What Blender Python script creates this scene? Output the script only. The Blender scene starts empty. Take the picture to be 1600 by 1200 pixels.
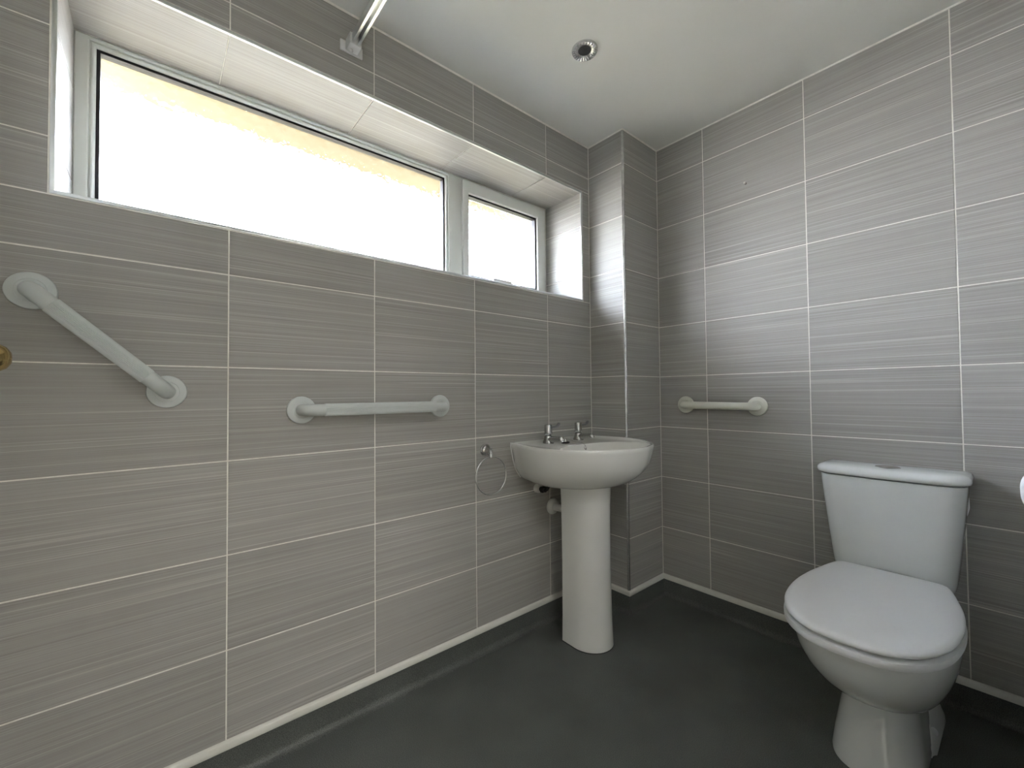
import bpy, bmesh, math, random
from mathutils import Vector, Matrix
random.seed(7)
C = bpy.context.scene.collection
SC = bpy.context.scene
PI = math.pi

# ------------------------------------------------------------------ camera, world, light, exposure
def make_camera():
    yaw, pitch, roll = 0.8696496, 0.0224329, -0.0092291
    cy, sy, cp, sp = math.cos(yaw), math.sin(yaw), math.cos(pitch), math.sin(pitch)
    F = Vector((-sy*cp, cy*cp, sp)); R = Vector((cy, sy, 0)); U = R.cross(F)
    cr, sr = math.cos(roll), math.sin(roll)
    R2 = R*cr + U*sr; U2 = U*cr - R*sr
    cam = bpy.data.cameras.new('camera'); o = bpy.data.objects.new('camera', cam); C.objects.link(o)
    m = Matrix(((R2.x, U2.x, -F.x), (R2.y, U2.y, -F.y), (R2.z, U2.z, -F.z))).to_4x4()
    m.translation = Vector((1.3589, -1.9543, 1.0085))
    o.matrix_world = m
    cam.sensor_width = 36; cam.lens = 661.46*36/1600; cam.clip_start = 0.02
    SC.camera = o
make_camera()

SC.view_settings.view_transform = 'Standard'
SC.view_settings.look = 'None'
SC.view_settings.exposure = 3.8
SC.view_settings.gamma = 1.0
SC.view_settings.use_curve_mapping = False
SC.cycles.use_denoising = True
SC.cycles.max_bounces = 16
SC.cycles.diffuse_bounces = 10
SC.cycles.glossy_bounces = 6
SC.cycles.transmission_bounces = 8
SC.cycles.transparent_max_bounces = 16
SC.cycles.sample_clamp_indirect = 8.0
SC.cycles.caustics_refractive = True

w = bpy.data.worlds.new('sky'); SC.world = w; w.use_nodes = True
nt = w.node_tree; nt.nodes.clear()
wo = nt.nodes.new('ShaderNodeOutputWorld'); bg = nt.nodes.new('ShaderNodeBackground')
tc = nt.nodes.new('ShaderNodeTexCoord'); sx = nt.nodes.new('ShaderNodeSeparateXYZ'); cr = nt.nodes.new('ShaderNodeValToRGB')
cr.color_ramp.elements[0].position = 0.0; cr.color_ramp.elements[0].color = (0.95, 0.97, 1.0, 1)
cr.color_ramp.elements[1].position = 0.8; cr.color_ramp.elements[1].color = (0.55, 0.74, 1.0, 1)
nt.links.new(tc.outputs['Generated'], sx.inputs[0]); nt.links.new(sx.outputs['Z'], cr.inputs[0])
nt.links.new(cr.outputs[0], bg.inputs['Color']); nt.links.new(bg.outputs[0], wo.inputs[0])
bg.inputs['Strength'].default_value = 5.0

sun = bpy.data.lights.new('sun', 'SUN'); sun.energy = 4.0; sun.color = (1.0, 0.90, 0.74); sun.angle = 0.01
so = bpy.data.objects.new('sun', sun); C.objects.link(so)
so.rotation_euler = Vector((-0.25, 0.75, -0.8)).to_track_quat('-Z', 'Y').to_euler()

hl = bpy.data.lights.new('hall_fill_light', 'AREA'); hl.shape = 'RECTANGLE'; hl.size = .9; hl.size_y = .9; hl.energy = 6.0; hl.color = (1.0, .985, .96)
ho = bpy.data.objects.new('hall_fill_light', hl); C.objects.link(ho); ho.location = (2.3, -1.7, 2.2)  # area light added behind the camera as fill, source unseen

# ------------------------------------------------------------------ materials
def mat(name, col, rough=0.5, metal=0.0, spec=0.5, coat=0.0):
    m = bpy.data.materials.new(name); m.use_nodes = True
    b = m.node_tree.nodes['Principled BSDF']
    b.inputs['Base Color'].default_value = (*col, 1); b.inputs['Roughness'].default_value = rough
    b.inputs['Metallic'].default_value = metal; b.inputs['Specular IOR Level'].default_value = spec
    b.inputs['Coat Weight'].default_value = coat; b.inputs['Coat Roughness'].default_value = 0.08
    return m
def N(m, t): return m.node_tree.nodes.new(t)
def L(m, a, b): m.node_tree.links.new(a, b)
def noise_tint(m, scale, c1, c2, bump=0.0, detail=4, bdist=0.001):
    b = m.node_tree.nodes['Principled BSDF']
    g = N(m, 'ShaderNodeNewGeometry'); n = N(m, 'ShaderNodeTexNoise'); r = N(m, 'ShaderNodeValToRGB')
    n.inputs['Scale'].default_value = scale; n.inputs['Detail'].default_value = detail
    L(m, g.outputs['Position'], n.inputs['Vector']); L(m, n.outputs['Fac'], r.inputs[0])
    r.color_ramp.elements[0].position = 0.35; r.color_ramp.elements[0].color = (*c1, 1)
    r.color_ramp.elements[1].position = 0.65; r.color_ramp.elements[1].color = (*c2, 1)
    L(m, r.outputs[0], b.inputs['Base Color'])
    if bump:
        bp = N(m, 'ShaderNodeBump'); bp.inputs['Strength'].default_value = bump; bp.inputs['Distance'].default_value = bdist
        L(m, n.outputs['Fac'], bp.inputs['Height']); L(m, bp.outputs[0], b.inputs['Normal'])
    return m

def tile_material(name, scales):
    """glazed tile with fine combed streaks; scales stretch the pattern along the tile's long side"""
    m = mat(name, (.3, .28, .26), 0.22, spec=0.16)
    b = m.node_tree.nodes['Principled BSDF']
    g = N(m, 'ShaderNodeNewGeometry'); oi = N(m, 'ShaderNodeObjectInfo')
    mul = N(m, 'ShaderNodeVectorMath'); mul.operation = 'MULTIPLY'; mul.inputs[1].default_value = scales
    off = N(m, 'ShaderNodeVectorMath'); off.operation = 'MULTIPLY_ADD'
    off.inputs[1].default_value = (1, 1, 1)
    rnd = N(m, 'ShaderNodeVectorMath'); rnd.operation = 'SCALE'; rnd.inputs[0].default_value = (37, 53, 71)
    L(m, oi.outputs['Random'], rnd.inputs['Scale'])
    L(m, g.outputs['Position'], mul.inputs[0]); L(m, mul.outputs[0], off.inputs[0]); L(m, rnd.outputs[0], off.inputs[2])
    def noi(k, det, rough):
        s = N(m, 'ShaderNodeVectorMath'); s.operation = 'SCALE'; s.inputs['Scale'].default_value = k
        L(m, off.outputs[0], s.inputs[0])
        n = N(m, 'ShaderNodeTexNoise'); n.inputs['Scale'].default_value = 1; n.inputs['Detail'].default_value = det
        n.inputs['Roughness'].default_value = rough
        L(m, s.outputs[0], n.inputs['Vector']); return n
    fine = noi(1.0, 3, 0.65); broad = noi(0.16, 2, 0.5); line = noi(0.62, 0, 0.5)
    r1 = N(m, 'ShaderNodeValToRGB'); e = r1.color_ramp
    e.elements[0].position = 0.28; e.elements[0].color = (0.285, 0.273, 0.256, 1)
    e.elements[1].position = 0.76; e.elements[1].color = (0.45, 0.437, 0.415, 1)
    k = e.elements.new(0.45); k.color = (0.348, 0.336, 0.317, 1)
    k = e.elements.new(0.58); k.color = (0.378, 0.366, 0.346, 1)
    L(m, fine.outputs['Fac'], r1.inputs[0])
    r2 = N(m, 'ShaderNodeValToRGB')
    r2.color_ramp.elements[0].position = 0.3; r2.color_ramp.elements[0].color = (0.95, 0.945, 0.94, 1)
    r2.color_ramp.elements[1].position = 0.7; r2.color_ramp.elements[1].color = (1.04, 1.04, 1.04, 1)
    L(m, broad.outputs['Fac'], r2.inputs[0])
    r3 = N(m, 'ShaderNodeValToRGB')                       # sparse pale hairlines
    r3.color_ramp.elements[0].position = 0.67; r3.color_ramp.elements[0].color = (1, 1, 1, 1)
    r3.color_ramp.elements[1].position = 0.73; r3.color_ramp.elements[1].color = (1.27, 1.27, 1.27, 1)
    L(m, line.outputs['Fac'], r3.inputs[0])
    mx0 = N(m, 'ShaderNodeMix'); mx0.data_type = 'RGBA'; mx0.blend_type = 'MULTIPLY'; mx0.inputs[0].default_value = 1
    L(m, r1.outputs[0], mx0.inputs[6]); L(m, r3.outputs[0], mx0.inputs[7])
    mx = N(m, 'ShaderNodeMix'); mx.data_type = 'RGBA'; mx.blend_type = 'MULTIPLY'; mx.inputs[0].default_value = 1
    L(m, mx0.outputs[2], mx.inputs[6]); L(m, r2.outputs[0], mx.inputs[7])
    hsv = N(m, 'ShaderNodeHueSaturation'); mr = N(m, 'ShaderNodeMapRange')
    mr.inputs['To Min'].default_value = 0.95; mr.inputs['To Max'].default_value = 1.05
    L(m, oi.outputs['Random'], mr.inputs[0]); L(m, mr.outputs[0], hsv.inputs['Value']); L(m, mx.outputs[2], hsv.inputs['Color'])
    L(m, hsv.outputs[0], b.inputs['Base Color'])
    bp = N(m, 'ShaderNodeBump'); bp.inputs['Strength'].default_value = 0.35; bp.inputs['Distance'].default_value = 0.0008
    L(m, fine.outputs['Fac'], bp.inputs['Height']); L(m, bp.outputs[0], b.inputs['Normal'])
    rr = N(m, 'ShaderNodeMapRange'); rr.inputs['To Min'].default_value = 0.30; rr.inputs["To Max"].default_value = 0.42
    L(m, broad.outputs['Fac'], rr.inputs[0]); L(m, rr.outputs[0], b.inputs['Roughness'])
    return m

M = {}
M['tile'] = tile_material('combed_grey_wall_tile', (1.7, 1.7, 560))
M['tile_flat_y'] = tile_material('combed_grey_reveal_tile', (560, 1.7, 1.7))
M['grout'] = noise_tint(mat('pale_grout', (.6, .57, .51), .85, spec=.2), 60, (.78, .76, .70), (.86, .84, .78))
M['ceiling'] = noise_tint(mat('white_ceiling_paint', (.78, .78, .74), .75, spec=.3), 2.2, (.69, .69, .645), (.73, .725, .68))
M['paint'] = mat('cream_exterior_paint', (.80, .70, .50), .8)
M['vinyl'] = mat('dark_grey_safety_vinyl', (.03, .032, .03), .45, spec=.35)
def vinyl():
    m = M['vinyl']; b = m.node_tree.nodes['Principled BSDF']
    g = N(m, 'ShaderNodeNewGeometry'); n = N(m, 'ShaderNodeTexNoise'); n.inputs['Scale'].default_value = 520; n.inputs['Detail'].default_value = 2
    L(m, g.outputs['Position'], n.inputs['Vector'])
    r = N(m, 'ShaderNodeValToRGB')
    for p_, c_ in ((0.0, (.052, .056, .053)),): r.color_ramp.elements[0].position = .36; r.color_ramp.elements[0].color = (*c_, 1)
    r.color_ramp.elements[1].position = .72; r.color_ramp.elements[1].color = (.16, .168, .158, 1)
    L(m, n.outputs['Fac'], r.inputs[0])
    n2 = N(m, 'ShaderNodeTexNoise'); n2.inputs['Scale'].default_value = 5; n2.inputs['Detail'].default_value = 5
    L(m, g.outputs['Position'], n2.inputs['Vector'])
    r2 = N(m, 'ShaderNodeValToRGB'); r2.color_ramp.elements[0].position = .3; r2.color_ramp.elements[0].color = (.85, .85, .85, 1)
    r2.color_ramp.elements[1].position = .75; r2.color_ramp.elements[1].color = (1.2, 1.2, 1.2, 1)
    L(m, n2.outputs['Fac'], r2.inputs[0])
    mx = N(m, 'ShaderNodeMix'); mx.data_type = 'RGBA'; mx.blend_type = 'MULTIPLY'; mx.inputs[0].default_value = 1
    L(m, r.outputs[0], mx.inputs[6]); L(m, r2.outputs[0], mx.inputs[7]); L(m, mx.outputs[2], b.inputs['Base Color'])
    bp = N(m, 'ShaderNodeBump'); bp.inputs['Strength'].default_value = .25; bp.inputs['Distance'].default_value = .0006
    L(m, n.outputs['Fac'], bp.inputs['Height']); L(m, bp.outputs[0], b.inputs['Normal'])
vinyl()
M['sealant'] = mat('white_trim_strip', (.66, .65, .60), .5)
M['ceramic'] = mat('white_glazed_ceramic', (.74, .74, .71), .12, spec=.5, coat=.3)
M['ceramic_wc'] = mat('white_glazed_sanitaryware', (.70, .72, .71), .13, spec=.5, coat=.3)
M['seat_plastic'] = mat('white_moulded_plastic', (.74, .75, .76), .28)
M['upvc'] = mat('white_upvc', (.72, .74, .70), .35)
M['gasket'] = mat('black_rubber_gasket', (.008, .008, .01), .5)
M['chrome'] = noise_tint(mat('chrome', (.62, .62, .62), .22, 1.0), 40, (.52, .52, .52), (.68, .68, .68))
M['satin'] = mat('bright_chrome', (.72, .72, .71), .24, 1.0)
M['tap_chrome'] = mat('worn_tap_chrome', (.46, .46, .45), .27, 1.0)
M['brass'] = mat('polished_brass', (.62, .45, .20), .18, 1.0)
M['dark_chrome'] = mat('dull_chrome_lever', (.25, .25, .26), .35, 1.0)
M['alu'] = mat('anodised_aluminium', (.66, .68, .67), .3, 1.0)
M['bracket'] = mat('grey_white_plastic', (.62, .62, .60), .5)
M['bar_grey'] = mat('grey_fluted_plastic', (.55, .58, .57), .42)
M['bar_cream'] = mat('cream_painted_steel', (.68, .68, .60), .28)
M['black'] = mat('black_plastic', (.012, .012, .012), .5)
M['white_plastic'] = mat('white_plastic', (.72, .72, .70), .4)
M['paper'] = noise_tint(mat('soft_white_paper', (.86, .87, .88), .95, spec=.1), 90, (.82, .83, .85), (.9, .9, .9), .3)
M['door'] = mat('white_satin_door_paint', (.70, .69, .66), .4)
M['screw'] = mat('zinc_screw', (.6, .58, .52), .35, .8)
M['carpet'] = mat('beige_carpet', (.42, .36, .29), .95)
M['ground'] = noise_tint(mat('pale_paving', (.2, .17, .13), .9), 1.5, (.068, .050, .024), (.090, .066, .034))
M['hedge'] = noise_tint(mat('leafy_green', (.05, .08, .03), .8), 6, (.02, .035, .012), (.09, .13, .05), .5)
M['brickwork'] = noise_tint(mat('buff_render', (.5, .42, .33), .9), 3, (.17, .14, .11), (.22, .18, .14))
M['roof'] = mat('dark_roof_tiles', (.06, .045, .04), .8)
M['glass_dark'] = mat('dark_window_glass', (.05, .06, .07), .1)
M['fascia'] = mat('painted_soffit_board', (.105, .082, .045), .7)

def obscure_glass():
    m = bpy.data.materials.new('patterned_obscure_glass'); m.use_nodes = True
    t = m.node_tree; t.nodes.clear()
    out = t.nodes.new('ShaderNodeOutputMaterial')
    g = N(m, 'ShaderNodeNewGeometry'); v = N(m, 'ShaderNodeTexVoronoi'); v.feature = 'SMOOTH_F1'
    v.inputs['Scale'].default_value = 34; v.inputs['Smoothness'].default_value = .35
    nz = N(m, 'ShaderNodeTexNoise'); nz.inputs['Scale'].default_value = 30; nz.inputs['Detail'].default_value = 2
    wrp = N(m, 'ShaderNodeVectorMath'); wrp.operation = 'MULTIPLY_ADD'; wrp.inputs[1].default_value = (.02, .02, .02)
    L(m, g.outputs['Position'], nz.inputs['Vector']); L(m, nz.outputs['Color'], wrp.inputs[0]); L(m, g.outputs['Position'], wrp.inputs[2])
    L(m, wrp.outputs[0], v.inputs['Vector'])
    bp = N(m, 'ShaderNodeBump'); bp.inputs['Strength'].default_value = 1; bp.inputs['Distance'].default_value = .0034
    L(m, v.outputs['Distance'], bp.inputs['Height'])
    rf = N(m, 'ShaderNodeBsdfRefraction'); rf.inputs['Roughness'].default_value = .0; rf.inputs['IOR'].default_value = 1.45
    L(m, bp.outputs[0], rf.inputs['Normal'])
    tr = N(m, 'ShaderNodeBsdfTransparent'); tr.inputs['Color'].default_value = (.93, .95, .94, 1)
    mix = N(m, 'ShaderNodeMixShader'); mix.inputs[0].default_value = 1.0
    L(m, tr.outputs[0], mix.inputs[1]); L(m, rf.outputs[0], mix.inputs[2])
    gl = N(m, 'ShaderNodeBsdfGlossy'); gl.inputs['Roughness'].default_value = .05; L(m, bp.outputs[0], gl.inputs['Normal'])
    mix2 = N(m, 'ShaderNodeMixShader'); mix2.inputs[0].default_value = .05
    lw = N(m, 'ShaderNodeLayerWeight'); lw.inputs['Blend'].default_value = .5
    pw = N(m, 'ShaderNodeMath'); pw.operation = 'POWER'; pw.inputs[1].default_value = 4.0; L(m, lw.outputs['Facing'], pw.inputs[0])
    ma = N(m, 'ShaderNodeMath'); ma.operation = 'MULTIPLY_ADD'; ma.inputs[1].default_value = .95; ma.inputs[2].default_value = .04
    L(m, pw.outputs[0], ma.inputs[0]); L(m, ma.outputs[0], mix2.inputs[0])
    L(m, mix.outputs[0], mix2.inputs[1]); L(m, gl.outputs[0], mix2.inputs[2])
    L(m, mix2.outputs[0], out.inputs[0])
    return m
M['glass'] = obscure_glass()

# ------------------------------------------------------------------ helpers
def link(name, me, m, parent=None, smooth=False):
    if m is not None: me.materials.append(m)
    if smooth:
        for p in me.polygons: p.use_smooth = True
    o = bpy.data.objects.new(name, me); C.objects.link(o)
    if parent is not None: o.parent = parent
    return o
def from_bm(name, bm, m, parent=None, smooth=False, angle=None):
    bmesh.ops.recalc_face_normals(bm, faces=bm.faces)
    me = bpy.data.meshes.new(name); bm.to_mesh(me); bm.free()
    o = link(name, me, m, parent, smooth or angle is not None)
    if angle is not None:
        me.set_sharp_from_angle(angle=math.radians(angle))
    return o
def add_box(bm, lo, hi, bev=0.0, seg=1):
    lo = Vector(lo); hi = Vector(hi)
    r = bmesh.ops.create_cube(bm, size=1)
    for v in r['verts']:
        v.co = Vector((lo[i] + (v.co[i]+.5)*(hi[i]-lo[i]) for i in range(3)))
    if bev:
        es = {e for v in r['verts'] for e in v.link_edges}
        bmesh.ops.bevel(bm, geom=list(es), offset=bev, segments=seg, affect='EDGES', profile=.5)
    return r
def box(name, lo, hi, m, parent=None, bev=0.0, seg=2):
    bm = bmesh.new(); add_box(bm, lo, hi, bev, seg)
    return from_bm(name, bm, m, parent, angle=35 if bev else None)
def add_lathe(bm, prof, axis=(0, 0, 1), origin=(0, 0, 0), n=32, cap=True):
    """prof: list of (radius, distance along axis)"""
    ax = Vector(axis).normalized(); q = Vector((0, 0, 1)).rotation_difference(ax); o = Vector(origin)
    rings = []
    for r, d in prof:
        if r < 1e-6: rings.append([bm.verts.new(o + ax*d)])
        else: rings.append([bm.verts.new(o + q @ Vector((r*math.cos(2*PI*k/n), r*math.sin(2*PI*k/n), d))) for k in range(n)])
    for a, b in zip(rings, rings[1:]):
        for k in range(n):
            k2 = (k+1) % n
            if len(a) == 1 and len(b) == 1: continue
            if len(a) == 1: bm.faces.new((a[0], b[k], b[k2]))
            elif len(b) == 1: bm.faces.new((a[k], a[k2], b[0]))
            else: bm.faces.new((a[k], a[k2], b[k2], b[k]))
    if cap:
        for rg in (rings[0], rings[-1]):
            if len(rg) > 1: bm.faces.new(rg)
def lathe(name, prof, m, parent=None, axis=(0, 0, 1), origin=(0, 0, 0), n=32, angle=40, cap=True):
    bm = bmesh.new(); add_lathe(bm, prof, axis, origin, n, cap)
    return from_bm(name, bm, m, parent, angle=angle)
def add_tube(bm, pts, rad, n=16, cap=True, flute=0.0, flute_n=0):
    pts = [Vector(p) for p in pts]; rings = []
    rads = rad if isinstance(rad, (list, tuple)) else [rad]*len(pts)
    t0 = (pts[1]-pts[0]).normalized()
    up = Vector((0, 0, 1)) if abs(t0.z) < .9 else Vector((1, 0, 0))
    nrm = (up - t0*up.dot(t0)).normalized(); prev = t0
    for i, p in enumerate(pts):
        if i == 0: t = t0
        elif i == len(pts)-1: t = (pts[i]-pts[i-1]).normalized()
        else: t = ((pts[i+1]-pts[i]).normalized() + (pts[i]-pts[i-1]).normalized()).normalized()
        nrm = prev.rotation_difference(t) @ nrm; prev = t
        bi = t.cross(nrm)
        rg = []
        for k in range(n):
            a = 2*PI*k/n; r = rads[i]
            if flute: r -= flute*(.5+.5*math.cos(a*flute_n))
            rg.append(bm.verts.new(p + nrm*(r*math.cos(a)) + bi*(r*math.sin(a))))
        rings.append(rg)
    for a, b in zip(rings, rings[1:]):
        for k in range(n):
            bm.faces.new((a[k], a[(k+1) % n], b[(k+1) % n], b[k]))
    if cap: bm.faces.new(rings[0]); bm.faces.new(rings[-1])
def tube(name, pts, rad, m, parent=None, n=16, angle=50, **k):
    bm = bmesh.new(); add_tube(bm, pts, rad, n, **k)
    return from_bm(name, bm, m, parent, angle=angle)
def add_loft(bm, rings, cap0=True, cap1=True):
    R = [[bm.verts.new(p) for p in rg] for rg in rings]; n = len(R[0])
    for a, b in zip(R, R[1:]):
        for k in range(n): bm.faces.new((a[k], a[(k+1) % n], b[(k+1) % n], b[k]))
    if cap0: bm.faces.new(R[0])
    if cap1: bm.faces.new(R[-1])
def loft(name, rings, m, parent=None, angle=45, cap0=True, cap1=True, subd=0):
    bm = bmesh.new(); add_loft(bm, rings, cap0, cap1)
    o = from_bm(name, bm, m, parent, angle=angle)
    return o
def empty(name, loc, label=None, cat=None, group=None):
    o = bpy.data.objects.new(name, None); C.objects.link(o); o.location = loc; o.empty_display_size = .05
    if label: o['label'] = label
    if cat: o['category'] = cat
    if group: o['group'] = group
    return o
def tag(o, label, cat, group=None):
    o['label'] = label; o['category'] = cat
    if group: o['group'] = group
    return o
def structure(o, label=None):
    o['kind'] = 'structure'
    if label: o['label'] = label
    return o
def spline(pts, n):
    """closed Catmull-Rom through 2D pts, resampled to n"""
    out = []; k = len(pts)
    for i in range(k):
        p0, p1, p2, p3 = pts[i-1], pts[i], pts[(i+1) % k], pts[(i+2) % k]
        for s in range(8):
            t = s/8
            out.append(tuple(.5*((2*p1[j]) + (-p0[j]+p2[j])*t + (2*p0[j]-5*p1[j]+4*p2[j]-p3[j])*t*t + (-p0[j]+3*p1[j]-3*p2[j]+p3[j])*t**3) for j in range(2)))
    return out
def polar(poly, c, n):
    """sample a closed star-shaped outline at n equal angles about c"""
    out = []
    for k in range(n):
        a = 2*PI*k/n; dx, dy = math.cos(a), math.sin(a); best = None
        for i in range(len(poly)):
            x1, y1 = poly[i][0]-c[0], poly[i][1]-c[1]; x2, y2 = poly[(i+1) % len(poly)][0]-c[0], poly[(i+1) % len(poly)][1]-c[1]
            ex, ey = x2-x1, y2-y1; den = dx*ey - dy*ex
            if abs(den) < 1e-12: continue
            t = (x1*ey - y1*ex)/den; s = (x1*dy - y1*dx)/den
            if t > 0 and -1e-6 <= s <= 1+1e-6 and (best is None or t > best): best = t
        out.append((c[0]+dx*best, c[1]+dy*best))
    return out

# ------------------------------------------------------------------ room dimensions (metres, z = 0 is the floor)
TW, TH = 0.40460, 0.25; G = 0.0032                      # tile pitch and joint
Z0 = 0.1015; LEV = [Z0] + [0.3354 + .25*k for k in range(8)]; CEIL = 2.2432
LEV.append(CEIL)
BX, BY = 0.2054, -0.2907                                # pipe boxing
YB = -2.24; XR = 1.50                                   # back wall, right wall
COLY = [-.5900 - TW*k for k in range(5)]                # joints on the window wall
COLX = [.4428 + TW*k for k in range(3)]                 # joints on the toilet wall
WY0, WY1, WZ0, WZ1, WD = -2.131, -.346, 1.4635, 2.003, -.25   # window opening and reveal depth
TD = 0.003
_tiles = {}
def tile(parent, plane, a, b, z0, z1, at, sgn=1, m=None):
    """one tile. plane 'x': faces +-x at x=at, spans y a..b; 'y': faces +-y; 'z': spans x a..b, y z0..z1"""
    g = G/2
    da, dz = (b-a) - G, (z1-z0) - G
    if da < .004 or dz < .004: return
    key = (plane, round(da, 4), round(dz, 4), sgn)
    if key not in _tiles:
        c = .0009; t = TD
        base = [(-da/2, -dz/2), (da/2, -dz/2), (da/2, dz/2), (-da/2, dz/2)]
        top = [(-da/2+c, -dz/2+c), (da/2-c, -dz/2+c), (da/2-c, dz/2-c), (-da/2+c, dz/2-c)]
        vs = [(u, v, -t) for u, v in base] + [(u, v, -.0006) for u, v in base] + [(u, v, 0) for u, v in top]
        fs = [(0, 3, 2, 1)] + [(i, (i+1) % 4, 4+(i+1) % 4, 4+i) for i in range(4)] + [(4+i, 4+(i+1) % 4, 8+(i+1) % 4, 8+i) for i in range(4)] + [(8, 9, 10, 11)]
        def mp(p):
            u, v, d = p; d *= sgn
            return {'x': (d, u, v), 'y': (u, d, v), 'z': (u, v, d)}[plane]
        bm = bmesh.new(); V = [bm.verts.new(mp(p)) for p in vs]
        for f in fs: bm.faces.new([V[i] for i in f])
        bmesh.ops.recalc_face_normals(bm, faces=bm.faces)
        me = bpy.data.meshes.new('tile'); bm.to_mesh(me); bm.free()
        me.materials.append(m or M['tile']); _tiles[key] = me
    o = bpy.data.objects.new('tile', _tiles[key]); C.objects.link(o); o.parent = parent
    ca, cz = (a+b)/2, (z0+z1)/2
    jit = random.uniform(-.00025, .00025)
    o.location = {'x': (at+jit, ca, cz), 'y': (ca, at+jit, cz), 'z': (ca, cz, at+jit)}[plane]
    o.location = Vector(o.location) - (parent.location if parent else Vector())
    return o

GR = .0011                                              # grout recess
# ---- left wall (window wall): backing with a hole, then tiles
bm = bmesh.new()
YT = .12
for lo, hi in (((-.34, YB-.1, 0), (-GR, YT, WZ0)), ((-.34, YB-.1, WZ1), (-GR, YT, CEIL)), ((-.34, YB-.1, WZ0), (-GR, WY0, WZ1)), ((-.34, WY1, WZ0), (-GR, YT, WZ1))):
    add_box(bm, lo, hi)
wall_l = structure(from_bm('wall_left', bm, M['grout']), 'grey streaked tiled wall with the long window opening')
cols = [BY] + COLY; cols[-1] = YB
for i in range(len(LEV)-1):
    for j in range(len(cols)-1):
        b_, a_ = cols[j], cols[j+1]; z0, z1 = LEV[i], LEV[i+1]
        E_ = .006
        wy0, wy1, wz0, wz1 = WY0-E_, WY1+E_, WZ0-E_, WZ1+E_
        if z1 <= wz0 or z0 >= wz1 or b_ <= wy0 or a_ >= wy1:
            tile(wall_l, 'x', a_, b_, z0, z1, 0)
        else:
            if z0 < wz0: tile(wall_l, 'x', a_, b_, z0, wz0, 0)
            if z1 > wz1: tile(wall_l, 'x', a_, b_, wz1, z1, 0)
            zz0, zz1 = max(z0, wz0 if z0 < wz0 else z0), min(z1, wz1)
            if a_ < wy0: tile(wall_l, 'x', a_, wy0, zz0, zz1, 0)
            if b_ > wy1: tile(wall_l, 'x', wy1, b_, zz0, zz1, 0)
# reveal tiles
rl = [WZ0, 1.5854, 1.8354, WZ1]
for k in range(3):
    tile(wall_l, 'y', WD, -.001, rl[k], rl[k+1], WY0+.0035, 1)
    tile(wall_l, 'y', WD, -.001, rl[k], rl[k+1], WY1-.0035, -1)
rc = [WY1] + [-.59 - TW*k for k in range(4)] + [WY0]
for k in range(5):
    tile(wall_l, 'z', WD, -.001, rc[k+1], rc[k], WZ1-.0035, -1, M['tile_flat_y'])
    tile(wall_l, 'z', WD, -.001, rc[k+1], rc[k], WZ0+.0035, 1, M['tile_flat_y'])
# edge trim round the opening
def edge_trim(name, lo, hi, m, n):
    return structure(box(name, lo, hi, m, None, .0022, 2), n)
T = .0075
edge_trim('trim_1', (-T, WY0-T+.003, WZ0-T+.003), (.0018, WY1+T-.003, WZ0+.0048), M['alu'], 'pale metal edge trim under the window opening')
edge_trim('trim_2', (-T, WY0-T+.003, WZ1-.0048), (.0018, WY1+T-.003, WZ1+T-.003), M['alu'], 'pale metal edge trim over the window opening')
edge_trim('trim_3', (-T, WY0-T+.003, WZ0), (.0017, WY0+.0048, WZ1), M['alu'], 'pale metal edge trim left of the window opening')
edge_trim('trim_4', (-T, WY1-.0048, WZ0), (.0017, WY1+T-.003, WZ1), M['alu'], 'pale metal edge trim right of the window opening')

# ---- far wall (toilet wall)
wall_f = structure(box('wall_back', (BX, GR, 0), (XR+.1, .12, CEIL), M['grout']), 'grey streaked tiled wall behind the toilet')
colx = [BX] + COLX; colx = [BX, COLX[0], COLX[1], COLX[2], XR]
for i in range(len(LEV)-1):
    for j in range(len(colx)-1):
        tile(wall_f, 'y', colx[j], colx[j+1], LEV[i], LEV[i+1], 0, -1)
# ---- pipe boxing
boxing = structure(box('wall_boxing', (0, BY+GR, 0), (BX-GR, .1, CEIL), M['grout']), 'tiled pipe boxing in the room corner')
for i in range(len(LEV)-1):
    tile(boxing, 'y', 0, BX-.006, LEV[i], LEV[i+1], BY, -1)
    tile(boxing, 'x', BY+.006, 0, LEV[i], LEV[i+1], BX, 1)
# chrome corner trim (quadrant)
bm = bmesh.new()
R_ = .0085; cx_, cy_ = BX-R_+.0012, BY+R_-.0012
prof = [(cx_-.002, cy_)] + [(cx_, cy_)] + [(cx_+R_*math.cos(a), cy_+R_*math.sin(a)) for a in [0, -PI/10, -PI/5, -3*PI/10, -2*PI/5, -PI/2]] + [(cx_, cy_-.0)]
prof = [(cx_+R_*math.cos(-PI/2*k/8), cy_+R_*math.sin(-PI/2*k/8)) for k in range(9)] + [(cx_, cy_)]
add_loft(bm, [[(x, y, Z0-.003) for x, y in prof], [(x, y, CEIL) for x, y in prof]])
structure(from_bm('trim_5', bm, M['chrome'], None, angle=40), 'shiny corner trim on the pipe boxing edge')

# ---- right wall and the wall behind the camera
OY0, OY1, OZ = -2.12, -1.28, 1.98      # doorway added out of view so the fill light can enter
bm = bmesh.new()
for lo, hi in (((XR+GR, OY1, 0), (XR+.12, .12, CEIL)), ((XR+GR, YB-.1, 0), (XR+.12, OY0, CEIL)), ((XR+GR, OY0, OZ), (XR+.12, OY1, CEIL))): add_box(bm, lo, hi)
wall_r = structure(from_bm('wall_right', bm, M['grout']), 'tiled wall on the right with an added open doorway')
cr_ = [0 - TW*k for k in range(4)] + [OY1+.05]
cr_ = sorted([c for c in cr_ if c >= OY1+.05], reverse=True)
for i in range(len(LEV)-1):
    for j in range(len(cr_)-1):
        tile(wall_r, 'x', cr_[j+1], cr_[j], LEV[i], LEV[i+1], XR, -1)
tile(wall_r, 'x', OY0-.05, OY1+.05, OZ+.05, CEIL, XR, -1)
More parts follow.
